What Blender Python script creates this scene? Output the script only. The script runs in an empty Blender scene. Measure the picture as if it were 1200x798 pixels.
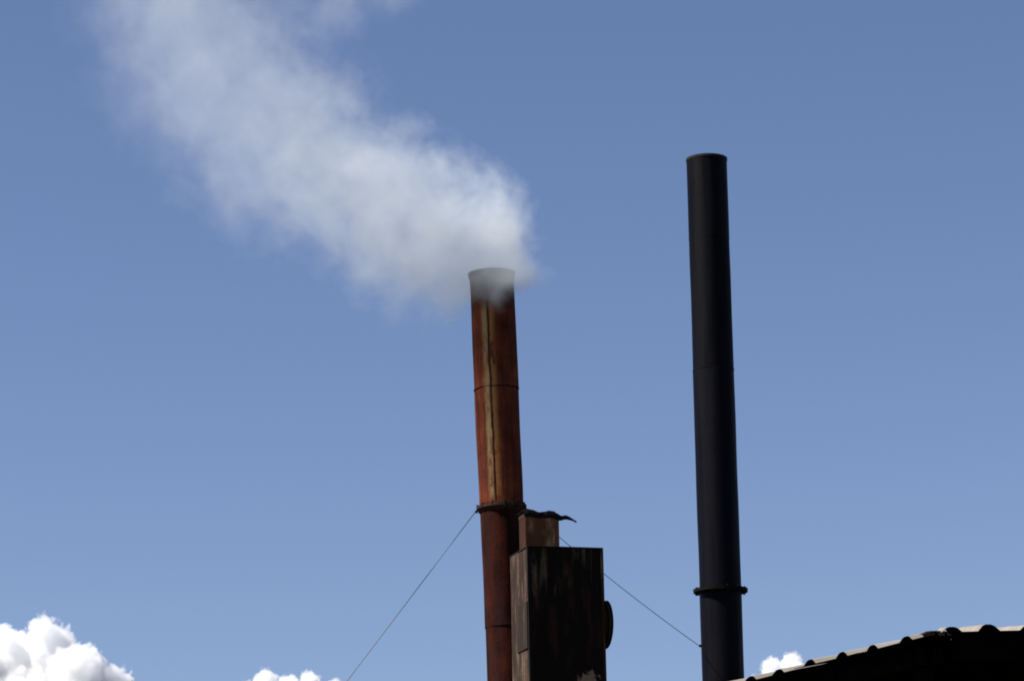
import bpy, bmesh, math, random
from mathutils import Vector, Matrix, noise
random.seed(7)
R = math.radians
S = bpy.context.scene
COL = S.collection

# ------------------------------------------------------------------ camera
CAM_H, PITCH, ROLL, LENS = 1.6, 13.5, -1.2, 120.0
FPX = LENS / 36.0 * 1200.0
cd = bpy.data.cameras.new('camera')
cd.lens = LENS; cd.sensor_width = 36.0; cd.sensor_fit = 'HORIZONTAL'
cd.clip_start = 0.5; cd.clip_end = 30000
cam = bpy.data.objects.new('camera', cd); COL.objects.link(cam)
CAM_M = Matrix.Rotation(R(90 + PITCH), 3, 'X') @ Matrix.Rotation(R(ROLL), 3, 'Z')
cam.matrix_world = Matrix.Translation((0, 0, CAM_H)) @ CAM_M.to_4x4()
S.camera = cam

# ------------------------------------------------------------------ world, sun, exposure
SUN_EL, SUN_AZ = 49.0, 256.0            # azimuth clockwise from +Y: from the left, a touch in front of the stacks
w = bpy.data.worlds.new('World'); S.world = w; w.use_nodes = True
nt = w.node_tree
bg = nt.nodes['Background']
sky = nt.nodes.new('ShaderNodeTexSky'); sky.sky_type = 'NISHITA'
sky.sun_disc = False
sky.sun_elevation = R(SUN_EL); sky.sun_rotation = R(SUN_AZ)
sky.altitude = 900; sky.air_density = 1.0; sky.dust_density = 0.2; sky.ozone_density = 6.0
tint = nt.nodes.new('ShaderNodeMix'); tint.data_type = 'RGBA'; tint.blend_type = 'MULTIPLY'
tint.inputs[0].default_value = 1.0; tint.inputs[7].default_value = (1.09, 0.918, 0.915, 1)   # the camera's white balance
nt.links.new(sky.outputs['Color'], tint.inputs[6]); nt.links.new(tint.outputs[2], bg.inputs['Color'])
bg.inputs['Strength'].default_value = 0.0645
sd = bpy.data.lights.new('sun', 'SUN'); sd.energy = 5.0; sd.angle = R(0.53); sd.color = (1.0, 0.95, 0.87)
sun = bpy.data.objects.new('sun', sd); COL.objects.link(sun)
to_sun = Vector((math.sin(R(SUN_AZ)) * math.cos(R(SUN_EL)), math.cos(R(SUN_AZ)) * math.cos(R(SUN_EL)), math.sin(R(SUN_EL))))
sun.rotation_euler = to_sun.to_track_quat('Z', 'Y').to_euler()
sun.location = (-30, 0, 60)
S.view_settings.view_transform = 'Standard'; S.view_settings.look = 'None'
S.view_settings.exposure = 0.85; S.view_settings.gamma = 1.0; S.view_settings.use_curve_mapping = False
S.render.engine = 'CYCLES'
S.cycles.use_denoising = True
S.cycles.max_bounces = 16; S.cycles.volume_bounces = 14; S.cycles.diffuse_bounces = 4
S.cycles.volume_step_rate = 0.6; S.cycles.volume_max_steps = 512
S.cycles.filter_width = 1.9

# ------------------------------------------------------------------ helpers
def at(px, py, Y):
    """world point at depth Y (metres in front of the camera) for a place in the 1200 x 798 photograph"""
    d = CAM_M @ Vector(((px - 600) / FPX, (399 - py) / FPX, -1.0))
    return Vector((0, 0, CAM_H)) + d * (Y / d.y)

def link(name, bm_or_me, mat, parent=None, smooth=None):
    if isinstance(bm_or_me, bmesh.types.BMesh):
        me = bpy.data.meshes.new(name); bm_or_me.normal_update(); bm_or_me.to_mesh(me); bm_or_me.free()
    else:
        me = bm_or_me
    me.name = name
    if mat and not me.materials: me.materials.append(mat)
    if smooth is not None:
        for p in me.polygons: p.use_smooth = True
        me.set_sharp_from_angle(angle=R(smooth))
    o = bpy.data.objects.new(name, me); COL.objects.link(o)
    if parent: o.parent = parent
    return o

def tag(o, label=None, cat=None, group=None, kind=None):
    for k, v in (('label', label), ('category', cat), ('group', group), ('kind', kind)):
        if v: o[k] = v
    return o

def empty(name, loc, label, cat, rot=(0, 0, 0), group=None):
    o = bpy.data.objects.new(name, None); COL.objects.link(o)
    o.location = loc; o.rotation_euler = rot; o.empty_display_size = 0.3
    return tag(o, label, cat, group)

def add_box(bm, x0, x1, y0, y1, z0, z1, bev=0.0):
    vs = [bm.verts.new(p) for p in ((x0,y0,z0),(x1,y0,z0),(x1,y1,z0),(x0,y1,z0),(x0,y0,z1),(x1,y0,z1),(x1,y1,z1),(x0,y1,z1))]
    fs = [bm.faces.new([vs[i] for i in f]) for f in ((0,3,2,1),(4,5,6,7),(0,1,5,4),(1,2,6,5),(2,3,7,6),(3,0,4,7))]
    if bev:
        es = {e for f in fs for e in f.edges}
        bmesh.ops.bevel(bm, geom=list(es), offset=bev, segments=2, affect='EDGES', profile=0.6)

def box(*a, bev=0.0):
    bm = bmesh.new(); add_box(bm, *a, bev=bev); return bm

def lathe(prof, n=56, wob=0.0, seed=0.0, closed=True):
    """surface of revolution round z; prof is a list of (r, z); closed joins the last ring to the first"""
    bm = bmesh.new(); rings = []
    for r, z in prof:
        ring = []
        for i in range(n):
            a = 2 * math.pi * i / n
            rr = r
            if wob:
                rr += wob * noise.noise(Vector((math.cos(a) * 1.3 + seed, math.sin(a) * 1.3, z * 1.1)))
            ring.append(bm.verts.new((rr * math.cos(a), rr * math.sin(a), z)))
        rings.append(ring)
    m = len(rings)
    for k in range(m if closed else m - 1):
        a, b = rings[k], rings[(k + 1) % m]
        for i in range(n):
            j = (i + 1) % n
            bm.faces.new((a[i], a[j], b[j], b[i]))
    bmesh.ops.recalc_face_normals(bm, faces=bm.faces)
    return bm

def tube(pts, r, n=8):
    bm = bmesh.new(); rings = []
    for k, p in enumerate(pts):
        p = Vector(p)
        t = (Vector(pts[min(k + 1, len(pts) - 1)]) - Vector(pts[max(k - 1, 0)])).normalized()
        q = t.to_track_quat('Z', 'Y')
        rr = r[k] if isinstance(r, (list, tuple)) else r
        rings.append([bm.verts.new(p + q @ Vector((rr * math.cos(2 * math.pi * i / n), rr * math.sin(2 * math.pi * i / n), 0))) for i in range(n)])
    for a, b in zip(rings, rings[1:]):
        for i in range(n):
            bm.faces.new((a[i], a[(i + 1) % n], b[(i + 1) % n], b[i]))
    bm.faces.new(rings[0][::-1]); bm.faces.new(rings[-1])
    return bm

# ------------------------------------------------------------------ material helper
class NT:
    def __init__(s, name):
        s.m = bpy.data.materials.new(name); s.m.use_nodes = True
        s.t = s.m.node_tree; s.n = s.t.nodes
        s.out = s.n['Material Output']; s.b = s.n['Principled BSDF']
    def put(s, sock, v):
        if v is None: return
        if isinstance(v, bpy.types.NodeSocket): s.t.links.new(v, sock)
        else: sock.default_value = v
    def obj(s): return s.n.new('ShaderNodeTexCoord').outputs['Object']
    def xyz(s, v):
        k = s.n.new('ShaderNodeSeparateXYZ'); s.put(k.inputs[0], v); return k.outputs
    def comb(s, x, y, z):
        k = s.n.new('ShaderNodeCombineXYZ'); s.put(k.inputs[0], x); s.put(k.inputs[1], y); s.put(k.inputs[2], z); return k.outputs[0]
    def math(s, op, a, b=None, c=None, clamp=False):
        k = s.n.new('ShaderNodeMath'); k.operation = op; k.use_clamp = clamp
        s.put(k.inputs[0], a); s.put(k.inputs[1], b); s.put(k.inputs[2], c); return k.outputs[0]
    def vmath(s, op, a, b=None, scale=None):
        k = s.n.new('ShaderNodeVectorMath'); k.operation = op
        s.put(k.inputs[0], a); s.put(k.inputs[1], b)
        if scale is not None: s.put(k.inputs['Scale'], scale)
        return k.outputs[0]
    def noise(s, vec, scale, detail=4, rough=0.55, dist=0.0, color=False):
        k = s.n.new('ShaderNodeTexNoise'); s.put(k.inputs['Vector'], vec)
        k.inputs['Scale'].default_value = scale; k.inputs['Detail'].default_value = detail
        k.inputs['Roughness'].default_value = rough; k.inputs['Distortion'].default_value = dist
        return k.outputs['Color'] if color else k.outputs['Fac']
    def map(s, v, a, b, c=0.0, d=1.0, smooth=True):
        k = s.n.new('ShaderNodeMapRange'); k.interpolation_type = 'SMOOTHSTEP' if smooth else 'LINEAR'
        s.put(k.inputs['Value'], v)
        for i, x in zip(('From Min', 'From Max', 'To Min', 'To Max'), (a, b, c, d)): s.put(k.inputs[i], x)
        return k.outputs['Result']
    def ramp(s, fac, stops):
        k = s.n.new('ShaderNodeValToRGB'); s.put(k.inputs[0], fac); e = k.color_ramp.elements
        while len(e) > 1: e.remove(e[-1])
        e[0].position, e[0].color = stops[0][0], (*stops[0][1], 1)
        for p, c in stops[1:]:
            x = e.new(p); x.color = (*c, 1)
        return k.outputs[0]
    def mix(s, fac, a, b):
        k = s.n.new('ShaderNodeMix'); k.data_type = 'RGBA'
        s.put(k.inputs[0], fac)
        for sock, v in ((k.inputs[6], a), (k.inputs[7], b)):
            s.put(sock, (*v, 1) if isinstance(v, tuple) and len(v) == 3 else v)
        return k.outputs[2]
    def curve(s, v, pts):
        k = s.n.new('ShaderNodeFloatCurve'); s.put(k.inputs['Value'], v)
        c = k.mapping.curves[0]
        while len(c.points) < len(pts): c.points.new(0.5, 0.5)
        for p, (x, y) in zip(c.points, pts): p.location = (x, y)
        k.mapping.update(); return k.outputs[0]
    def bump(s, h, strength, dist):
        k = s.n.new('ShaderNodeBump'); s.put(k.inputs['Height'], h)
        k.inputs['Strength'].default_value = strength; k.inputs['Distance'].default_value = dist
        s.t.links.new(k.outputs[0], s.b.inputs['Normal'])
    def done(s, color, rough=0.85, spec=0.3, metal=0.0):
        s.put(s.b.inputs['Base Color'], (*color, 1) if isinstance(color, tuple) else color)
        s.put(s.b.inputs['Roughness'], rough)
        s.b.inputs['Specular IOR Level'].default_value = spec
        s.b.inputs['Metallic'].default_value = metal
        return s.m

def stretch(N, v, k):           # vertical streak coordinates
    return N.vmath('MULTIPLY', v, (1, 1, k))

def mat_rust(name, stops, top_soot=None, seam=None, grime=0.5):
    N = NT(name); v = N.obj()
    n1 = N.noise(v, 3.0, 6, 0.65); n2 = N.noise(stretch(N, v, 0.12), 9.0, 5, 0.6); n3 = N.noise(v, 28.0, 4, 0.7)
    f = N.math('ADD', N.math('MULTIPLY', n1, 0.45), N.math('ADD', N.math('MULTIPLY', n2, 0.4), N.math('MULTIPLY', n3, 0.15)))
    c = N.ramp(f, stops)
    # dirty run-off in long vertical streaks
    run = N.map(N.noise(stretch(N, v, 0.07), 14.0, 4, 0.65), 0.46, 0.64)
    c = N.mix(N.math('MULTIPLY', run, grime), c, (0.02, 0.01, 0.008))
    X, Y, Z = N.xyz(v)[:]
    if seam:                    # pale zinc and yellow rust bleeding out either side of the long weld
        x0, z0, z1 = seam
        wob = N.math('MULTIPLY', N.math('SUBTRACT', N.noise(stretch(N, v, 0.6), 5.0, 4, 0.7), 0.5), 0.07)
        dx = N.math('ADD', N.math('SUBTRACT', X, x0), wob)
        front = N.map(Y, -0.02, -0.1)
        rng = N.math('MULTIPLY', N.map(Z, z0, z0 + 0.2), N.map(Z, z1, z1 - 0.35))
        brk = N.map(N.noise(stretch(N, v, 0.3), 8.0, 4, 0.75), 0.30, 0.5)
        left = N.math('MULTIPLY', N.map(dx, -0.105, -0.05), N.map(dx, -0.004, -0.02))
        right = N.math('MULTIPLY', N.map(dx, 0.012, 0.024), N.map(dx, 0.115, 0.045))
        k = N.math('MULTIPLY', N.math('MULTIPLY', front, rng), brk)
        c = N.mix(N.math('MULTIPLY', k, N.math('MULTIPLY', left, 0.85)), c, (0.23, 0.16, 0.075))
        c = N.mix(N.math('MULTIPLY', k, N.math('MULTIPLY', right, 0.8)), c, (0.21, 0.1, 0.032))
        dark = N.math('MULTIPLY', N.map(N.math('ABSOLUTE', dx), 0.022, 0.004), N.math('MULTIPLY', front, rng))
        c = N.mix(N.math('MULTIPLY', dark, N.map(n1, 0.35, 0.6, 0.45, 0.9)), c, (0.02, 0.012, 0.009))
    if top_soot:
        z1, dep = top_soot
        s = N.math('ADD', N.map(Z, z1 - dep, z1 - 0.1), N.math('MULTIPLY', N.math('SUBTRACT', n2, 0.5), 1.2))
        c = N.mix(N.math('MULTIPLY', N.map(s, 0.25, 0.95), 0.85), c, (0.022, 0.018, 0.018))
    N.bump(N.math('ADD', n3, N.math('MULTIPLY', n1, 0.6)), 0.5, 0.012)
    return N.done(c, N.map(n3, 0.3, 0.7, 0.75, 0.95), 0.06)

RUST = [(0.32, (0.02, 0.007, 0.006)), (0.43, (0.075, 0.018, 0.009)), (0.53, (0.12, 0.027, 0.011)), (0.62, (0.185, 0.05, 0.018)), (0.74, (0.115, 0.048, 0.023))]
DARKRUST = [(0.30, (0.007, 0.002, 0.002)), (0.45, (0.020, 0.004, 0.0025)), (0.58, (0.045, 0.008, 0.004)), (0.75, (0.07, 0.015, 0.007))]

def mat_black(name, base=(0.0016, 0.0015, 0.0030), rough=0.42):
    N = NT(name); v = N.obj()
    n1 = N.noise(v, 2.2, 5, 0.6); n2 = N.noise(stretch(N, v, 0.05), 11.0, 5, 0.6); n3 = N.noise(v, 40.0, 4, 0.7)
    c = N.mix(N.map(n2, 0.4, 0.75), base, tuple(x * 1.6 for x in base))
    c = N.mix(N.math('MULTIPLY', N.map(n1, 0.55, 0.75), 0.5), c, (0.006, 0.0048, 0.004))
    N.bump(N.math('ADD', n3, N.math('MULTIPLY', n1, 1.5)), 0.25, 0.01)
    return N.done(c, N.map(n2, 0.3, 0.7, rough, rough + 0.25), 0.06)

def mat_sooty(name, base, streak, amount=0.75, seed=0.0, patch=None, lo=0.52, hi=0.72, fade=None):
    """sooty plate with pale run marks"""
    N = NT(name); v = N.vmath('ADD', N.obj(), (seed, seed * 0.7, 0))
    X, Y, Z = N.xyz(N.obj())[:]
    s1 = N.noise(stretch(N, v, 0.10), 11.0, 4, 0.62); s2 = N.noise(stretch(N, v, 0.5), 2.6, 4, 0.6); n3 = N.noise(v, 34.0, 4, 0.7)
    k = N.math('MULTIPLY', N.map(s1, lo, hi), N.map(s2, 0.4, 0.62))
    k = N.math('MULTIPLY', k, N.map(n3, 0.3, 0.6, 0.5, 1.0))
    if fade: k = N.math('MULTIPLY', k, N.map(Z, fade[0], fade[1], 0.12, 1.0))
    c = N.mix(N.math('MULTIPLY', k, amount), base, streak)
    red = N.map(N.noise(stretch(N, v, 0.2), 5.0, 4, 0.6), 0.52, 0.7)
    c = N.mix(N.math('MULTIPLY', red, 0.35), c, (0.06, 0.02, 0.012))
    if patch:
        px, pz, pr = patch
        d = N.math('SQRT', N.math('ADD', N.math('POWER', N.math('SUBTRACT', X, px), 2), N.math('POWER', N.math('SUBTRACT', Z, pz), 2)))
        d = N.math('ADD', d, N.math('MULTIPLY', N.math('SUBTRACT', N.noise(stretch(N, v, 0.5), 13.0, 5, 0.75), 0.5), pr * 3.0))
        c = N.mix(N.map(d, pr, pr * 0.8), c, (0.24, 0.155, 0.09))
    N.bump(N.math('ADD', n3, N.math('MULTIPLY', s1, 1.2)), 0.4, 0.01)
    return N.done(c, 0.9, 0.08)

def mat_plain(name, base, var=0.4, scale=6.0, rough=0.85, spec=0.25, bump=0.3):
    N = NT(name); v = N.obj(); n = N.noise(v, scale, 6, 0.65)
    c = N.mix(N.map(n, 0.3, 0.7), tuple(x * (1 - var) for x in base), tuple(min(1, x * (1 + var)) for x in base))
    N.bump(n, bump, 0.02)
    return N.done(c, rough, spec)

# ------------------------------------------------------------------ ground
N = NT('dusty_ground'); v = N.obj()
c = N.ramp(N.math('ADD', N.math('MULTIPLY', N.noise(v, 0.08, 6, 0.6), 0.6), N.math('MULTIPLY', N.noise(v, 3.0, 6, 0.7), 0.4)),
           [(0.3, (0.03, 0.026, 0.02)), (0.5, (0.05, 0.042, 0.032)), (0.7, (0.075, 0.06, 0.045))])
N.bump(N.noise(v, 8.0, 6, 0.7), 0.4, 0.05)
GROUND = N.done(c, 0.95, 0.1)
bm = bmesh.new(); bmesh.ops.create_grid(bm, x_segments=40, y_segments=40, size=9000)
tag(link('ground', bm, GROUND), kind='structure')

# ------------------------------------------------------------------ rusty chimney
p_top = at(576, 321, 46.0); p_mid = at(587.6, 593, 46.0)
axis = (p_top - p_mid).normalized()
base = p_mid - axis * (p_mid.z / axis.z)
quat = axis.to_track_quat('Z', 'Y')
H = (p_top - base).length
# keep local x pointing to the right of the picture
ex = quat @ Vector((1, 0, 0)); ey = quat @ Vector((0, 1, 0))
spin = math.atan2(ex.y, ex.x)
quat = quat @ Matrix.Rotation(-spin, 3, 'Z').to_quaternion()
rusty = empty('rusty_chimney', base, 'rust brown leaning steel chimney with white smoke pouring from its flared top', 'chimney', quat.to_euler())
RR = 0.308
def hz(py):                     # height along the rusty chimney's axis for a row of the photograph
    cx = 576 + (py - 321) * (587.6 - 576) / (593 - 321)
    return (at(cx, py, 46.0) - base).length
z_w1, z_fl, z_w2 = hz(457), hz(594), hz(735)
def section(name, r, z0, z1, mat, parent, seed, wob=0.010, t=0.012):
    k = max(2, int((z1 - z0) / 0.25))
    prof = [(r, z0 + (z1 - z0) * i / k) for i in range(k + 1)]
    prof += [(r - t - wob, z) for (_, z) in reversed(prof)]
    return link(name, lathe(prof, 56, wob, seed), mat, parent, 40)
M_R1 = mat_rust('rust_upper', RUST, top_soot=(H, 1.0), seam=(-0.075, z_fl, H - 0.25))
M_R2 = mat_rust('rust_lower', DARKRUST, grime=0.6)
M_RIM = mat_rust('rust_rim', [(0.3, (0.02, 0.014, 0.012)), (0.6, (0.06, 0.03, 0.02)), (0.8, (0.09, 0.05, 0.03))])
M_SOOT = mat_plain('soot_black', (0.006, 0.005, 0.0045), 0.5, 12, 0.9, 0.12)
g = 0.004
section('pipe_section', RR, z_w1 + g, H - 0.02, M_R1, rusty, 1)
section('pipe_section', RR - 0.003, z_fl + 0.03, z_w1 - g, M_R1, rusty, 2)
section('pipe_section', RR - 0.014, z_w2 + g, z_fl - 0.03, M_R2, rusty, 3)
section('pipe_section', RR - 0.0145, 0.03, z_w2 - g, M_R2, rusty, 4)
# flared mouth: a rolled lip spreading outwards
link('flared_rim', lathe([(RR + 0.004, H - 0.085), (RR + 0.012, H - 0.06), (RR + 0.021, H - 0.02), (RR + 0.023, H + 0.003), (RR + 0.02, H + 0.004), (RR - 0.01, H - 0.02), (RR - 0.01, H - 0.085)], 56, 0.006, 9), M_RIM, rusty, 50)
link('weld_bead', lathe([(RR - 0.012, z_w1 - 0.012), (RR + 0.005, z_w1 - 0.006), (RR + 0.006, z_w1 + 0.006), (RR - 0.012, z_w1 + 0.012)], 72, 0.01, 5), M_SOOT, rusty, 50)
link('weld_bead', lathe([(RR - 0.03, z_w2 - 0.010), (RR - 0.011, z_w2 - 0.005), (RR - 0.011, z_w2 + 0.005), (RR - 0.03, z_w2 + 0.010)], 72, 0.008, 6), M_R2, rusty, 50)
fl = link('flange', lathe([(RR - 0.02, z_fl - 0.09), (RR + 0.0, z_fl - 0.075), (RR + 0.024, z_fl - 0.035), (RR + 0.035, z_fl - 0.028), (RR + 0.035, z_fl + 0.014), (RR - 0.0, z_fl + 0.024), (RR - 0.02, z_fl + 0.02)], 56, 0.008, 12), M_RIM, rusty, 40)
for i in range(12):
    a = 2 * math.pi * (i + 0.3) / 12
    bmb = bmesh.new(); bmesh.ops.create_cone(bmb, cap_ends=True, segments=6, radius1=0.014, radius2=0.014, depth=0.075,
        matrix=Matrix.Translation(((RR + 0.026) * math.cos(a), (RR + 0.026) * math.sin(a), z_fl - 0.005)))
    link('bolt', bmb, M_SOOT, fl)
# long weld down the front-left of the pipe
def seam_bm(x0, r, z0, z1):
    pts = []
    for i in range(33):
        z = z0 + (z1 - z0) * i / 32
        x = x0 + 0.006 * noise.noise(Vector((z * 2.1, 3, 1)))
        pts.append((x, -math.sqrt(r * r - x * x) - 0.001, z))
    return tube(pts, [0.005 + 0.003 * noise.noise(Vector((p[2] * 7, 0, 2))) for p in pts], 6)
link('weld_seam', seam_bm(-0.075, RR, z_w1 + 0.02, H - 0.1), M_SOOT, rusty, 60)
link('weld_seam', seam_bm(-0.07, RR - 0.003, z_fl + 0.04, z_w1 - 0.02), M_SOOT, rusty, 60)
link('weld_seam', seam_bm(0.17, RR - 0.012, z_w2 + 0.02, z_fl - 0.09), M_R1, rusty, 60)
def lug(parent, ang, r, z, mat):
    bm = box(-0.006, 0.006, -0.0, 0.035, -0.02, 0.02, bev=0.003)
    bmesh.ops.transform(bm, matrix=Matrix.Translation((r * math.cos(ang), r * math.sin(ang), z)) @ Matrix.Rotation(ang - math.pi / 2, 4, 'Z'), verts=bm.verts)
    return link('wire_lug', bm, mat, parent)
lug(rusty, math.pi, RR + 0.02, z_fl - 0.05, M_SOOT); lug(rusty, 0.1, RR + 0.02, z_fl - 0.05, M_SOOT)
link('base_plate', box(-0.6, 0.6, -0.6, 0.6, 0.0, 0.03), M_RIM, rusty)
MW_r = Matrix.Translation(base) @ quat.to_matrix().to_4x4()

# ------------------------------------------------------------------ black chimney
YB = 50.5
q_top = at(828, 187, YB); q_low = at(846.5, 760, YB)
axb = (q_top - q_low).normalized(); bbase = q_low - axb * (q_low.z / axb.z)
HB = (q_top - bbase).length
qb = axb.to_track_quat('Z', 'Y'); exb = qb @ Vector((1, 0, 0))
qb = qb @ Matrix.Rotation(-math.atan2(exb.y, exb.x), 3, 'Z').to_quaternion()
black = empty('black_chimney', bbase, 'tall straight black painted steel chimney without smoke beside the leaning rusty one', 'chimney', qb.to_euler())
def bz(py):
    cx = 828 + (py - 187) * (846.5 - 828) / (760 - 187)
    return (at(cx, py, YB) - bbase).length
M_B = mat_black('black_paint'); M_B2 = mat_black('black_paint_lower', (0.0019, 0.0019, 0.0042), 0.45)
M_BR = mat_plain('scorched_rim', (0.012, 0.010, 0.009), 0.5, 9)
RB = 0.311
s1, s2, s3 = bz(281), bz(434), bz(692)
section('pipe_section', RB, s1 + 0.003, HB, M_B, black, 21, 0.006)
section('pipe_section', RB - 0.001, s2 + 0.003, s1 - 0.003, M_B, black, 22, 0.006)
section('pipe_section', RB + 0.002, s3 + 0.02, s2 - 0.003, M_B2, black, 23, 0.006)
section('pipe_section', RB + 0.004, 0.03, s3 - 0.02, M_B2, black, 24, 0.006)
link('rim', lathe([(RB - 0.01, HB - 0.035), (RB + 0.007, HB - 0.033), (RB + 0.008, HB + 0.006), (RB - 0.01, HB + 0.007)], 56, 0.003, 3), M_BR, black, 50)
link('weld_bead', lathe([(RB - 0.012, s1 - 0.01), (RB + 0.002, s1 - 0.005), (RB + 0.002, s1 + 0.005), (RB - 0.012, s1 + 0.01)], 72, 0.006, 4), M_B2, black, 50)
link('weld_bead', lathe([(RB - 0.012, s2 - 0.01), (RB + 0.006, s2 - 0.006), (RB + 0.006, s2 + 0.006), (RB - 0.012, s2 + 0.01)], 72, 0.005, 5), M_SOOT, black, 50)
fb = link('flange', lathe([(RB - 0.01, s3 - 0.03), (RB + 0.095, s3 - 0.026), (RB + 0.1, s3 + 0.02), (RB - 0.01, s3 + 0.026)], 64, 0.004, 8), M_SOOT, black, 30)
for i in range(12):
    a = 2 * math.pi * (i + 0.45) / 12
    bmb = bmesh.new(); bmesh.ops.create_cone(bmb, cap_ends=True, segments=6, radius1=0.018, radius2=0.018, depth=0.095,
        matrix=Matrix.Translation(((RB + 0.06) * math.cos(a), (RB + 0.06) * math.sin(a), s3 - 0.003)))
    link('bolt', bmb, M_SOOT, fb)
zl = bz(756)
lug(black, math.pi, RB, zl, M_SOOT)
link('base_plate', box(-0.6, 0.6, -0.6, 0.6, 0.0, 0.03), M_BR, black)
MW_b = Matrix.Translation(bbase) @ qb.to_matrix().to_4x4()

# ------------------------------------------------------------------ guy wires
M_WIRE = mat_plain('galvanised_wire', (0.022, 0.022, 0.025), 0.2, 30, 0.5, 0.4)
def wire(a, b, sag, r, n=40):
    return tube([a.lerp(b, i / n) - Vector((0, 0, sag * 4 * (i / n) * (1 - i / n))) for i in range(n + 1)], r, 6)
wa = MW_r @ Vector((-(RR + 0.05), 0, z_fl - 0.05))
far = at(405, 798, 45.2)
t = (0.0 - wa.z) / (far.z - wa.z)
gl = wa + (far - wa) * t
tag(link('guy_wire', wire(wa, gl, 0.03, 0.0052), M_WIRE, None, 60), 'thin steel guy wire slanting down left from the flange of the rusty chimney', 'guy wire', 'guy wires of the rusty chimney')
wb = MW_r @ Vector(((RR + 0.05) * math.cos(0.1), (RR + 0.05) * math.sin(0.1), z_fl - 0.05))
wc = MW_b @ Vector((-(RB + 0.03), 0, zl))
tag(link('guy_wire', wire(wb, wc, 0.05, 0.0048), M_WIRE, None, 60), 'thin steel wire strung from the rusty chimney behind the box to the black chimney', 'guy wire', 'guy wires of the rusty chimney')

# ------------------------------------------------------------------ sooty flue box in front of the rusty chimney
TH = R(16.0)
corner = at(618, 639, 44.7)
BW, BD = 1.045, 0.86
zt = corner.z; zb = 6.0
hb = zt - zb
boxo = empty('flue_box', (corner.x, corner.y, zb), 'soot blackened rectangular metal flue box with pale run marks in front of the rusty chimney', 'flue box', (0, 0, TH))
M_F = mat_sooty('soot_front', (0.008, 0.0058, 0.004), (0.30, 0.19, 0.10), 0.45, 3.1, patch=(0.80, hb - 1.84, 0.17), lo=0.49, hi=0.67, fade=(hb - 1.1, hb - 0.35))
M_S = mat_sooty('soot_side', (0.027, 0.018, 0.0145), (0.19, 0.13, 0.09), 0.65, 8.3, lo=0.42, hi=0.6)
M_T = mat_sooty('soot_top', (0.012, 0.010, 0.009), (0.1, 0.07, 0.05), 0.4, 1.0)
tk = 0.012
def warped_panel(w_, h_, n, m, amp, seed):
    """a slightly buckled plate in the xz plane, thickness into +y"""
    bm = bmesh.new(); L = []
    for side in (0, 1):
        G = []
        for j in range(m + 1):
            row = []
            for i in range(n + 1):
                x, z = w_ * i / n, h_ * j / m
                e = math.sin(math.pi * i / n) ** 0.5
                y = amp * e * noise.noise(Vector((x * 2.2 + seed, z * 1.8, seed))) + (tk if side else 0)
                row.append(bm.verts.new((x, y, z)))
            G.append(row)
        L.append(G)
    F, B = L
    for j in range(m):
        for i in range(n):
            bm.faces.new((F[j][i], F[j][i+1], F[j+1][i+1], F[j+1][i]))
            bm.faces.new((B[j][i], B[j+1][i], B[j+1][i+1], B[j][i+1]))
    for i in range(n):
        bm.faces.new((F[0][i], B[0][i], B[0][i+1], F[0][i+1])); bm.faces.new((F[m][i], F[m][i+1], B[m][i+1], B[m][i]))
    for j in range(m):
        bm.faces.new((F[j][0], F[j+1][0], B[j+1][0], B[j][0])); bm.faces.new((F[j][n], B[j][n], B[j+1][n], F[j+1][n]))
    return bm
link('front_panel', warped_panel(BW, hb - 0.02, 14, 24, 0.02, 2.0), M_F, boxo, 40)
o = link('side_panel', warped_panel(BD - 0.03, hb - 0.02, 10, 24, 0.018, 5.0), M_S, boxo, 40)
o.location = (0.0, BD - 0.014, 0); o.rotation_euler = (0, 0, -math.pi / 2)
o = link('side_panel', warped_panel(BD - 0.03, hb - 0.02, 10, 24, 0.015, 8.0), M_T, boxo, 40)
o.location = (BW, 0.016, 0); o.rotation_euler = (0, 0, math.pi / 2)
o = link('back_panel', warped_panel(BW - 0.03, hb - 0.02, 10, 12, 0.01, 9.0), M_T, boxo, 40)
o.location = (0.015, BD - 0.02, 0)
link('top_plate', box(-0.006, BW + 0.006, -0.008, BD + 0.006, hb - 0.018, hb, bev=0.004), M_T, boxo)
# angle irons along the upright corners
for (x, y, sx, sy) in ((0, 0, 1, 1), (BW, 0, -1, 1)):
    bm = bmesh.new()
    add_box(bm, min(x - sx * 0.006, x + sx * 0.035), max(x - sx * 0.006, x + sx * 0.035), -0.007, -0.001 + 0.0, 0.0, hb - 0.021)
    add_box(bm, min(x - sx * 0.006, x - sx * 0.001), max(x - sx * 0.006, x - sx * 0.001), -0.0005, 0.035, 0.0, hb - 0.021)
    link('corner_angle', bm, M_T if x == 0 else mat_sooty('rusty_angle', (0.03, 0.014, 0.008), (0.22, 0.13, 0.06), 0.8, 4.0, lo=0.42, hi=0.62), boxo)
# loose cover strip hanging on the left side
o = link('patch_plate', warped_panel(0.5, 0.62, 6, 8, 0.02, 3.3), mat_sooty('patch_soot', (0.026, 0.018, 0.015), (0.15, 0.105, 0.075), 0.5, 6.0), boxo, 40)
o.location = (-0.017, 0.54, hb - 1.36); o.rotation_euler = (0, 0, -math.pi / 2)
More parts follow.
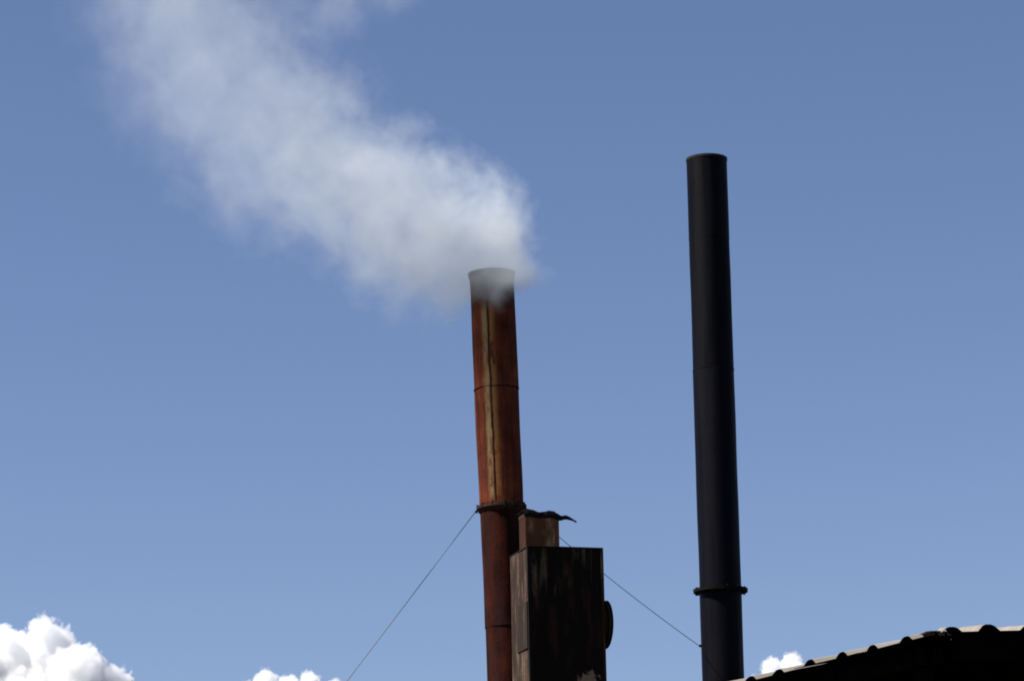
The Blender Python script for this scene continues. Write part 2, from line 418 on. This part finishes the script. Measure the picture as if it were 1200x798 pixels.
# hopper and legs below the picture
bm = bmesh.new()
q = [(0.02, 0.02), (BW - 0.02, 0.02), (BW - 0.02, BD - 0.02), (0.02, BD - 0.02)]
v1 = [bm.verts.new((x, y, -0.002)) for x, y in q]
v2 = [bm.verts.new((BW / 2 + (x - BW / 2) * 0.3, BD / 2 + (y - BD / 2) * 0.3, -1.2)) for x, y in q]
for i in range(4): bm.faces.new((v1[i], v1[(i+1) % 4], v2[(i+1) % 4], v2[i]))
bm.faces.new(v2[::-1]); bm.faces.new(v1)
bmesh.ops.recalc_face_normals(bm, faces=bm.faces)
link('hopper', bm, M_T, boxo)
for x, y in ((-0.08, -0.08), (BW + 0.02, -0.08), (BW + 0.02, BD + 0.02), (-0.08, BD + 0.02)):
    link('leg', box(x, x + 0.06, y, y + 0.06, -zb, 0.5), M_SOOT, boxo)
# round inspection port on the right-hand side: stub, flange ring and cover, seen from behind its rim
pc = at(712, 725.5, 44.95)
pz = pc.z - zb
M_P1 = mat_rust('port_rust', [(0.3, (0.03, 0.025, 0.012)), (0.5, (0.075, 0.06, 0.022)), (0.7, (0.11, 0.08, 0.035))])
def port(prof, mat, name, parent=None):
    bm = lathe(prof, 40, 0.0)
    bmesh.ops.transform(bm, matrix=Matrix.Translation((BW, 0.40, pz)) @ Matrix.Rotation(math.pi / 2, 4, 'Y'), verts=bm.verts)
    return link(name, bm, mat, parent or boxo, 40)
po = port([(0.20, 0.002), (0.23, 0.002), (0.23, 0.11), (0.20, 0.11)], M_P1, 'port_stub')
port([(0.05, 0.102), (0.315, 0.104), (0.315, 0.118), (0.05, 0.118)], M_P1, 'port_flange', po)
port([(0.01, 0.120), (0.322, 0.120), (0.325, 0.150), (0.01, 0.155)], M_SOOT, 'port_cover', po)
# square outlet stub standing on the box with its torn top
M_ST = mat_sooty('stub_plate', (0.11, 0.045, 0.018), (0.5, 0.32, 0.15), 0.85, 12.0, lo=0.36, hi=0.56)
M_SD = mat_sooty('stub_side', (0.035, 0.016, 0.011), (0.09, 0.06, 0.045), 0.6, 15.0)
SX, SY, SW, SD, SH = 0.062, 0.30, 0.465, 0.30, 0.515
stub = link('outlet_stub', box(SX, SX + SW, SY, SY + SD, hb + 0.002, hb + SH - 0.03, bev=0.008), M_SD, boxo)
link('front_plate', box(SX + 0.006, SX + SW - 0.052, SY - 0.006, SY - 0.001, hb + 0.002, hb + SH - 0.078, bev=0.002), M_ST, stub)
link('stub_collar', box(SX - 0.004, SX + SW + 0.004, SY - 0.004, SY + SD + 0.004, hb + SH - 0.075, hb + SH - 0.02, bev=0.006), M_RIM, stub)
link('edge_strip', box(SX + SW - 0.05, SX + SW + 0.006, SY - 0.006, SY - 0.001, hb + 0.002, hb + SH - 0.078), mat_rust('edge_rust', [(0.3, (0.06, 0.02, 0.01)), (0.5, (0.2, 0.07, 0.025)), (0.7, (0.28, 0.11, 0.04))]), stub)
# torn, curled sheet
def torn_cap():
    bm = bmesh.new(); nx, ny = 46, 8
    zc = hb + SH
    top = [(-0.02, 0.02), (0.05, 0.035), (0.10, 0.02), (0.18, 0.0), (0.26, 0.005), (0.33, 0.02), (0.40, 0.01), (0.46, -0.02), (0.52, -0.035), (0.58, -0.025), (0.66, -0.045), (0.75, -0.09)]
    def lerp(tab, x):
        for (a, b), (c_, d) in zip(tab, tab[1:]):
            if x <= c_: return b + (d - b) * (x - a) / (c_ - a)
        return tab[-1][1]
    def depth(x): return 0.36 if x < 0.44 else max(0.03, 0.36 - (x - 0.44) * 1.1)
    def lip(x): return (0.085 if x < 0.47 else max(0.02, 0.085 - (x - 0.47) * 0.35)) * (1 + 0.35 * noise.noise(Vector((x * 30, 1, 0)))) + (0.012 if (int(x * 38) % 2 and x > 0.46) else 0)
    rows = []
    for i in range(nx + 1):
        x = -0.02 + 0.77 * i / nx
        d = depth(x); y0 = SY - 0.03 + (0.36 - d) * 0.35
        zt_ = zc + lerp(top, x) + 0.006 * noise.noise(Vector((x * 40, 5, 0)))
        col = [Vector((SX + x, y0 + 0.004, zt_ - lip(x)))]
        col.append(Vector((SX + x, y0, zt_ - 0.012)))
        for j in range(ny + 1):
            y = y0 + 0.01 + d * j / ny
            col.append(Vector((SX + x, y, zt_ + 0.012 * noise.noise(Vector((x * 9, y * 9, 2))) + 0.0)))
        rows.append([bm.verts.new(p) for p in col])
    for a, b in zip(rows, rows[1:]):
        for j in range(len(a) - 1):
            bm.faces.new((a[j], b[j], b[j + 1], a[j + 1]))
    bmesh.ops.recalc_face_normals(bm, faces=bm.faces)
    bmesh.ops.solidify(bm, geom=bm.faces[:], thickness=0.008)
    return bm
link('torn_sheet', torn_cap(), M_SOOT, stub, 50)

# ------------------------------------------------------------------ shed with ribbed metal roof
M_Z = NT('weathered_zinc'); N = M_Z; v = N.obj()
n1 = N.noise(v, 1.6, 6, 0.6); n2 = N.noise(v, 14, 5, 0.7)
c = N.mix(N.map(n1, 0.35, 0.7), (0.25, 0.23, 0.2), (0.19, 0.165, 0.135)); c = N.mix(N.math('MULTIPLY', N.map(n2, 0.58, 0.75), 0.6), c, (0.2, 0.12, 0.08))
N.bump(n2, 0.2, 0.004); ZINC = N.done(c, 0.7, 0.3)
M_UND = mat_plain('shade_dark_underside', (0.005, 0.0045, 0.004), 0.4, 5, 0.95, 0.0)  # near-black colour paints in the shade under the roof sheets
M_BEAM = mat_plain('shade_dark_timber', (0.005, 0.004, 0.0035), 0.4, 8, 0.95, 0.0)  # timber colour darkened to stand for the shade inside the shed
M_WALL = mat_plain('shade_dark_boards', (0.006, 0.005, 0.0045), 0.4, 4, 0.95, 0.0)  # the shed's inner shadow is put into the board colour
C0 = at(1090, 744, 25.0)
ZE = C0.z
d0 = at(858, 803, 25.0) - Vector((0, 0, CAM_H))
k0 = (ZE - CAM_H) / d0.z
A1 = Vector((0, 0, CAM_H)) + d0 * k0            # where the left eave, kept level, leaves the picture
uA = (A1 - C0); uA.z = 0; LVIS = uA.length; uA.normalize()
upA = Vector((uA.y, -uA.x, 0)); 
if upA.y < 0: upA = -upA
tA, tB = 0.207, 0.141
shed = empty('open_shed', (C0.x, C0.y, 0), 'dark open shed with a ribbed metal roof at the lower right', 'shed')
ZL = ZE
# hip line in plan: tA * (upA . p) = tB * p.y
hipx = (tB - tA * upA.y) / (tA * upA.x)          # x = hipx * y
RUN_B = 3.4
H_top = Vector((hipx * RUN_B, RUN_B))
RUN_A = upA.x * H_top.x + upA.y * H_top.y
def r_of_e(e):                                   # where the line up from the eave at e meets the hip
    # uA*e + upA*r : x = hipx*y
    r = -(uA.x - hipx * uA.y) * e / (upA.x - hipx * upA.y)
    return max(0.004, min(RUN_A, r))
RIBH = 0.035
rib_rnd = random.Random(3)
def rib_profile(pitch, ribs, wt, wb_, up=1.0):
    """(s, height) along the eave for one sheet"""
    pts = [(0.0, 0.0)]
    for k in range(ribs):
        m = pitch * (k + 0.5) + rib_rnd.uniform(-0.018, 0.018); hh = up * RIBH * rib_rnd.uniform(0.85, 1.15); sk = rib_rnd.uniform(0.9, 1.35)
        pts += [(m - wb_, 0.0), (m - wt, hh * 0.82), (m - wt * 0.45, hh), (m + wt * 0.45, hh * 0.97), (m + wt * sk, hh * 0.74), (m + wb_ * sk, 0.0)]
        if k < ribs - 1: pts.append((pitch * (k + 1), 0.0))
    pts.append((pitch * ribs + 0.0, 0.0))
    return pts
def roof_sheet(s0, prof, along, up, slope, length, dz, seed, cut=0.0):
    me = bpy.data.meshes.new('roof_sheet'); V = []; F = []; mats = []
    n = len(prof); th = 0.004; cols = []; nl = 6
    for side in (0, 1):
        g_ = []
        for s, h in prof:
            e = s0 + s; L = max(0.01, length(e)); col = []
            for j in range(nl + 1):
                r = L * j / nl
                if j == 0: r = -0.03 - cut + 0.02 * noise.noise(Vector((seed, 0, 0)))
                p = along * e + up * r
                z = ZL + slope * r + h + dz + 0.004 * noise.noise(Vector((e * 1.3 + seed, r * 1.2, seed))) - (th if side else 0)
                V.append((p.x, p.y, z)); col.append(len(V) - 1)
            g_.append(col)
        cols.append(g_)
    T, B = cols
    for i in range(n - 1):
        for j in range(nl):
            F.append((T[i][j], T[i+1][j], T[i+1][j+1], T[i][j+1])); mats.append(0)
            F.append((B[i][j], B[i][j+1], B[i+1][j+1], B[i+1][j])); mats.append(1)
        F.append((T[i][0], B[i][0], B[i+1][0], T[i+1][0])); mats.append(1)
        F.append((T[i][nl], T[i+1][nl], B[i+1][nl], B[i][nl])); mats.append(1)
    for i in (0, n - 1):
        for j in range(nl):
            F.append((T[i][j], T[i][j+1], B[i][j+1], B[i][j])); mats.append(1)
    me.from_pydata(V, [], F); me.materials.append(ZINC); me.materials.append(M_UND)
    bm = bmesh.new(); bm.from_mesh(me); bmesh.ops.recalc_face_normals(bm, faces=bm.faces); bm.to_mesh(me); bm.free()
    for p, m_ in zip(me.polygons, mats): p.material_index = m_
    o = bpy.data.objects.new('roof_sheet', me); COL.objects.link(o); o.parent = shed
    return o
pA = LVIS / 6.35
for k in range(6):
    roof_sheet(0.06 + k * (pA * 2 - 0.004), rib_profile(pA, 2, 0.045, 0.085), uA, upA, tA, r_of_e, (k % 2) * 0.007, 3.0 + k)
pB = 0.292
xB = Vector((1, -0.02, 0)).normalized()
def lenB(e): return RUN_B if hipx <= 0 else max(0.02, min(RUN_B, e / hipx))
for k in range(6):
    roof_sheet(0.0 + k * (pB * 3 - 0.004), rib_profile(pB, 3, 0.042, 0.078, 1.25), xB, Vector((0.02, 1, 0)).normalized(), tB, lenB, 0.02 + (k % 2) * 0.007, 13.0 + k)
# hip capping
bm = bmesh.new(); rows = []
for j in range(9):
    y = 0.06 + (RUN_B - 0.06) * j / 8; x = hipx * y
    row = []
    for (dx, dz) in ((-0.09, -0.004), (-0.035, 0.018), (0.0, 0.022), (0.035, 0.022), (0.085, 0.018)):
        row.append(bm.verts.new((x + dx, y + 0.01 * dx, ZL + tB * y + dz + 0.012 - (tA * upA.x * 0.10 if dx < -0.1 else 0))))
    rows.append(row)
for a, b in zip(rows, rows[1:]):
    for i in range(4): bm.faces.new((a[i], a[i+1], b[i+1], b[i]))
bmesh.ops.solidify(bm, geom=bm.faces[:], thickness=0.004)
link('hip_cap', bm, ZINC, shed, 40)
# frame and boarding
def beam(a, b, w_, h_, name, mat):
    a, b = Vector(a), Vector(b); d = b - a; L = d.length
    bm = box(-w_ / 2, w_ / 2, 0, L, -h_, 0, bev=0.006)
    q_ = d.to_track_quat('Y', 'Z')
    bmesh.ops.transform(bm, matrix=Matrix.Translation(a) @ q_.to_matrix().to_4x4(), verts=bm.verts)
    return link(name, bm, mat, shed)
LA, LB = 0.06 + 6 * (pA * 2 - 0.004), 6 * (pB * 3 - 0.004)
def P3(p2, z): return Vector((p2.x, p2.y, z))
iA = lambda e, r: uA * e + upA * r
beam(P3(iA(0.45, 0.3), ZL + tA * 0.3 - 0.007), P3(iA(LA - 0.1, 0.3), ZL + tA * 0.3 - 0.007), 0.1, 0.2, 'eave_beam', M_BEAM)
beam(P3(Vector((0.2, 0.3)), ZL + tB * 0.3 + 0.013), P3(Vector((LB - 0.1, 0.3)), ZL + tB * 0.3 + 0.013), 0.1, 0.2, 'eave_beam', M_BEAM)
beam(Vector((hipx * 0.4, 0.4, ZL + tB * 0.4 - 0.03)), Vector((H_top.x, H_top.y, ZL + tB * RUN_B - 0.03)), 0.08, 0.18, 'hip_rafter', M_BEAM)
for e in (0.55, LA * 0.5, LA - 0.15):
    p = iA(e, 0.3); link('post', box(p.x - .06, p.x + .06, p.y - .06, p.y + .06, 0, ZL + tA * 0.3 - 0.23), M_BEAM, shed)
for x in (LB * 0.5, LB - 0.15):
    link('post', box(x - .06, x + .06, 0.24, 0.36, 0, ZL + tB * 0.3 - 0.21), M_BEAM, shed)
for k in range(1, 6):
    x = k * LB / 6
    beam((x, 0.05, ZL + tB * 0.05 - 0.0), (x, RUN_B, ZL + tB * RUN_B - 0.0), 0.05, 0.1, 'rafter', M_BEAM)
def wall(pts, tops, n):
    """boarded wall between two plan points, each board a part"""
    a, b = Vector(pts[0]), Vector(pts[1])
    for i in range(n):
        p, q_ = a.lerp(b, i / n), a.lerp(b, (i + 0.985) / n)
        z0, z1 = tops[0] + (tops[1] - tops[0]) * i / n, tops[0] + (tops[1] - tops[0]) * (i + 1) / n
        d = (q_ - p).normalized(); nrm = Vector((-d.y, d.x, 0)) * (0.012 + 0.003 * (i % 2))
        bm = bmesh.new(); vs = []
        for s in (1, -1):
            for pt, zz in ((p, 0.0), (q_, 0.0), (q_, z1), (p, z0)):
                vs.append(bm.verts.new((pt.x + nrm.x * s, pt.y + nrm.y * s, zz)))
        for f in ((0,1,2,3),(7,6,5,4),(0,4,5,1),(1,5,6,2),(2,6,7,3),(3,7,4,0)): bm.faces.new([vs[i_] for i_ in f])
        bmesh.ops.recalc_face_normals(bm, faces=bm.faces)
        link('wall_board', bm, M_WALL, shed)
Ht = ZL + tB * RUN_B + 0.012
PA_end = iA(LA - 0.1, RUN_A - 0.05)
wall((P3(H_top - Vector((0, .05)), 0), (LB, RUN_B - 0.05, 0)), (Ht, Ht), 26)
wall((P3(PA_end, 0), P3(H_top - Vector((0, .05)), 0)), (Ht, Ht), 20)
wall((P3(iA(LA - 0.1, 0.1), 0), P3(PA_end, 0)), (ZL, Ht), 12)
wall(((LB, RUN_B - 0.05, 0), (LB, 0.1, 0)), (Ht, ZL), 16)

# ------------------------------------------------------------------ volumes: domain meshes
def blob_mesh(name, balls, voxel, disp):
    bm = bmesh.new()
    for c_, r_ in balls:
        bmesh.ops.create_icosphere(bm, subdivisions=3, radius=r_, matrix=Matrix.Translation(c_))
    me = bpy.data.meshes.new(name + '_tmp'); bm.to_mesh(me); bm.free()
    tmp = bpy.data.objects.new(name + '_tmp', me); COL.objects.link(tmp)
    md = tmp.modifiers.new('r', 'REMESH'); md.mode = 'VOXEL'; md.voxel_size = voxel
    dg = bpy.context.evaluated_depsgraph_get()
    new = bpy.data.meshes.new_from_object(tmp.evaluated_get(dg))
    bpy.data.objects.remove(tmp); bpy.data.meshes.remove(me)
    nr = [v_.normal.copy() for v_ in new.vertices]
    for v_, n_ in zip(new.vertices, nr): v_.co += n_ * disp(v_.co)
    new.update(); return new

# ------------------------------------------------------------------ smoke plume
# local frame of the plume: U up the drift (up and to the left), V across it, W away from the camera
mouth = MW_r @ Vector((0, 0, H))
PXM = 47.6 / FPX
U = Vector((-0.8, 0.0, 0.6)); Vv = Vector((0.6, 0.0, 0.8)); Wv = Vector((0, 1, 0))
spine = [  # u, v of the middle, radius, density  (photo pixels at the chimney's distance; density per metre)
    (-55, 26, 14, 0.0), (-30, 18, 32, 0.65), (0, 16, 60, 0.98), (45, 4, 98, 0.92), (103, -8, 100, 0.70), (178, -12, 106, 0.47), (240, -14, 110, 0.32),
    (300, -17, 125, 0.21), (380, -4, 130, 0.148), (474, 26, 146, 0.118), (550, 84, 150, 0.112), (660, 160, 160, 0.11), (780, 240, 150, 0.0)]
U0, U1 = -60.0, 800.0
DEEP = 1.5                       # the plume is deeper than it is wide
wisp = [(394, 114, 0, 56, 0.2), (347, 166, 0, 52, 0.2), (302, 206, 0, 44, 0.2), (352, 250, 0, 60, 0.18), (-6, -10, -52, 40, 1.3), (30, -48, -30, 44, 0.6)]   # u, v, w, radius, density
balls = []
for (a, b) in zip(spine, spine[1:]):
    k = max(1, int((b[0] - a[0]) / 30))
    for i in range(k):
        f = i / k; u_, v_, r_ = [a[j] + (b[j] - a[j]) * f for j in range(3)]
        balls.append((Vector((u_ * PXM, v_ * PXM, 0)), r_ * PXM * 1.22))
for (u_, v_, w_, r_, _) in wisp: balls.append((Vector((u_ * PXM, v_ * PXM, w_ * PXM / DEEP)), r_ * PXM * 1.15))
dm = blob_mesh('smoke_plume', balls, 0.12, lambda p: 0.12 * noise.fractal(p * 1.1, 0.9, 2.0, 3))
for v_ in dm.vertices: v_.co.z *= DEEP
N = NT('smoke'); N.n.remove(N.b); v = N.obj()
warp = N.vmath('SUBTRACT', N.noise(v, 0.9, 3, 0.6, color=True), (0.5, 0.5, 0.5))
warp2 = N.vmath('SUBTRACT', N.noise(v, 3.2, 3, 0.6, color=True), (0.5, 0.5, 0.5))
vw = N.vmath('ADD', v, N.vmath('ADD', N.vmath('SCALE', warp, scale=0.9), N.vmath('SCALE', warp2, scale=0.22)))
x, y, z = N.xyz(vw)[:]
un = N.map(x, U0 * PXM, U1 * PXM, 0, 1, smooth=False)
nu = lambda u_: (u_ - U0) / (U1 - U0)
vc = N.curve(un, [(nu(a[0]), (a[1] + 60) / 400) for a in spine])
rc = N.curve(un, [(nu(a[0]), a[2] / 200) for a in spine])
dc = N.curve(un, [(nu(a[0]), a[3] / 4) for a in spine])
vcm = N.math('MULTIPLY_ADD', vc, 400 * PXM, -60 * PXM)
rcm = N.math('MULTIPLY', rc, 200 * PXM)
dv = N.math('SUBTRACT', y, vcm)
d = N.math('SQRT', N.math('ADD', N.math('MULTIPLY', dv, dv), N.math('MULTIPLY', N.math('MULTIPLY', z, z), 1 / DEEP ** 2)))
d = N.math('DIVIDE', d, N.math('MAXIMUM', rcm, 0.05))
fb1 = N.noise(vw, 1.7, 6, 0.6); 
e = N.math('ADD', d, N.math('MULTIPLY', N.math('SUBTRACT', 0.5, fb1), 1.8))
body = N.map(e, 1.08, 0.36)
body = N.math('MULTIPLY', body, N.map(N.math('DIVIDE', dv, N.math('MAXIMUM', rcm, 0.05)), -1.0, 0.25, 0.5, 1.0))
dens = N.math('MULTIPLY', N.math('MULTIPLY', body, N.math('MULTIPLY', dc, 4.0)), N.map(fb1, 0.32, 0.68, 0.55, 1.35))
tot = dens
for (wu, wv, ww, wr, wd) in wisp:
    dd = N.vmath('SUBTRACT', vw, (wu * PXM, wv * PXM, ww * PXM)); ln = N.n.new('ShaderNodeVectorMath'); ln.operation = 'LENGTH'; N.put(ln.inputs[0], dd)
    q_ = N.math('ADD', N.math('DIVIDE', ln.outputs['Value'], wr * PXM), N.math('MULTIPLY', N.math('SUBTRACT', 0.5, fb1), 1.9))
    tot = N.math('MAXIMUM', tot, N.math('MULTIPLY', N.map(q_, 1.05, 0.3), wd))
pv = N.n.new('ShaderNodeVolumePrincipled')
pv.inputs['Color'].default_value = (0.945, 0.985, 1.0, 1); pv.inputs['Anisotropy'].default_value = 0.0
N.put(pv.inputs['Density'], tot); N.t.links.new(pv.outputs[0], N.out.inputs['Volume'])
so = link('smoke_plume', dm, N.m)
so.matrix_world = Matrix.Translation(mouth) @ Matrix((U, Vv, Wv)).transposed().to_4x4()
tag(so, 'white smoke plume drifting up and left from the rusty chimney', 'smoke', kind='stuff')

# ------------------------------------------------------------------ clouds far behind
YC = 6000.0; MPP = YC * 1.03 / FPX
def cloud(balls_px, label, seed, dens, lump):
    c0 = at(balls_px[0][0], balls_px[0][1], YC); rnd = random.Random(seed)
    bl = [((at(px, py, YC) - c0) + Vector((0, rnd.uniform(-0.5, 0.5) * r_ * MPP, 0)), r_ * MPP) for (px, py, r_) in balls_px]
    me = blob_mesh('cloud', [(c_, r_ * 1.18) for c_, r_ in bl], 2.5 * MPP, lambda p: 0.0)
    N = NT('cloud_vapour'); N.n.remove(N.b); v = N.obj()
    w1 = N.vmath('SUBTRACT', N.noise(v, 1 / (lump * 2.2 * MPP), 2, 0.5, color=True), (0.5, 0.5, 0.5))
    vv = N.vmath('ADD', v, N.vmath('SCALE', w1, scale=lump * 0.9 * MPP))
    best = None
    for c_, r_ in bl:                             # billowing heads of the cloud
        k = N.n.new('ShaderNodeVectorMath'); k.operation = 'LENGTH'
        N.put(k.inputs[0], N.vmath('SUBTRACT', vv, tuple(c_)))
        q_ = N.math('SUBTRACT', k.outputs['Value'], r_)
        best = q_ if best is None else N.math('SMOOTH_MIN', best, q_, lump * 0.3 * MPP)
    vo = N.n.new('ShaderNodeTexVoronoi'); vo.feature = 'SMOOTH_F1'; vo.inputs['Scale'].default_value = 1 / (lump * MPP)
    vo.inputs['Detail'].default_value = 2.0; vo.inputs['Roughness'].default_value = 0.55
    if 'Smoothness' in vo.inputs: vo.inputs['Smoothness'].default_value = 0.3
    N.put(vo.inputs['Vector'], vv)
    fine = N.noise(vv, 1 / (lump * 0.45 * MPP), 5, 0.6)
    e = N.math('ADD', best, N.math('MULTIPLY', N.math('SUBTRACT', vo.outputs['Distance'], 0.35), lump * 0.75 * MPP))
    e = N.math('ADD', e, N.math('MULTIPLY', N.math('SUBTRACT', fine, 0.5), lump * 1.0 * MPP))
    pv = N.n.new('ShaderNodeVolumePrincipled'); pv.inputs['Color'].default_value = (0.970, 0.974, 0.980, 1)
    pv.inputs['Anisotropy'].default_value = 0.1
    N.put(pv.inputs['Density'], N.math('MULTIPLY', N.map(e, 1.0 * MPP, -4.5 * MPP), dens / MPP))
    N.t.links.new(pv.outputs[0], N.out.inputs['Volume'])
    N.m.cycles.volume_step_rate = 0.3
    o = link('cloud', me, N.m); o.location = c0
    return tag(o, label, 'cloud', 'clouds low in the sky')
cloud([(8, 782, 52), (54, 764, 44), (52, 736, 22), (94, 792, 42), (130, 806, 34), (-45, 796, 64), (30, 840, 70), (110, 850, 55), (0, 742, 20)],
      'big white cumulus cloud at the lower left edge', 2.0, 0.10, 16)
cloud([(312, 799, 19), (338, 806, 20), (362, 800, 18), (392, 806, 16), (350, 835, 38), (292, 810, 18), (412, 812, 14)], 'small white cloud below the left guy wire', 5.0, 0.16, 8)
cloud([(905, 783, 17), (929, 777, 18), (936, 792, 18), (915, 802, 26), (888, 802, 16)], 'small white cloud peeping over the ribbed shed roof', 8.0, 0.16, 8)
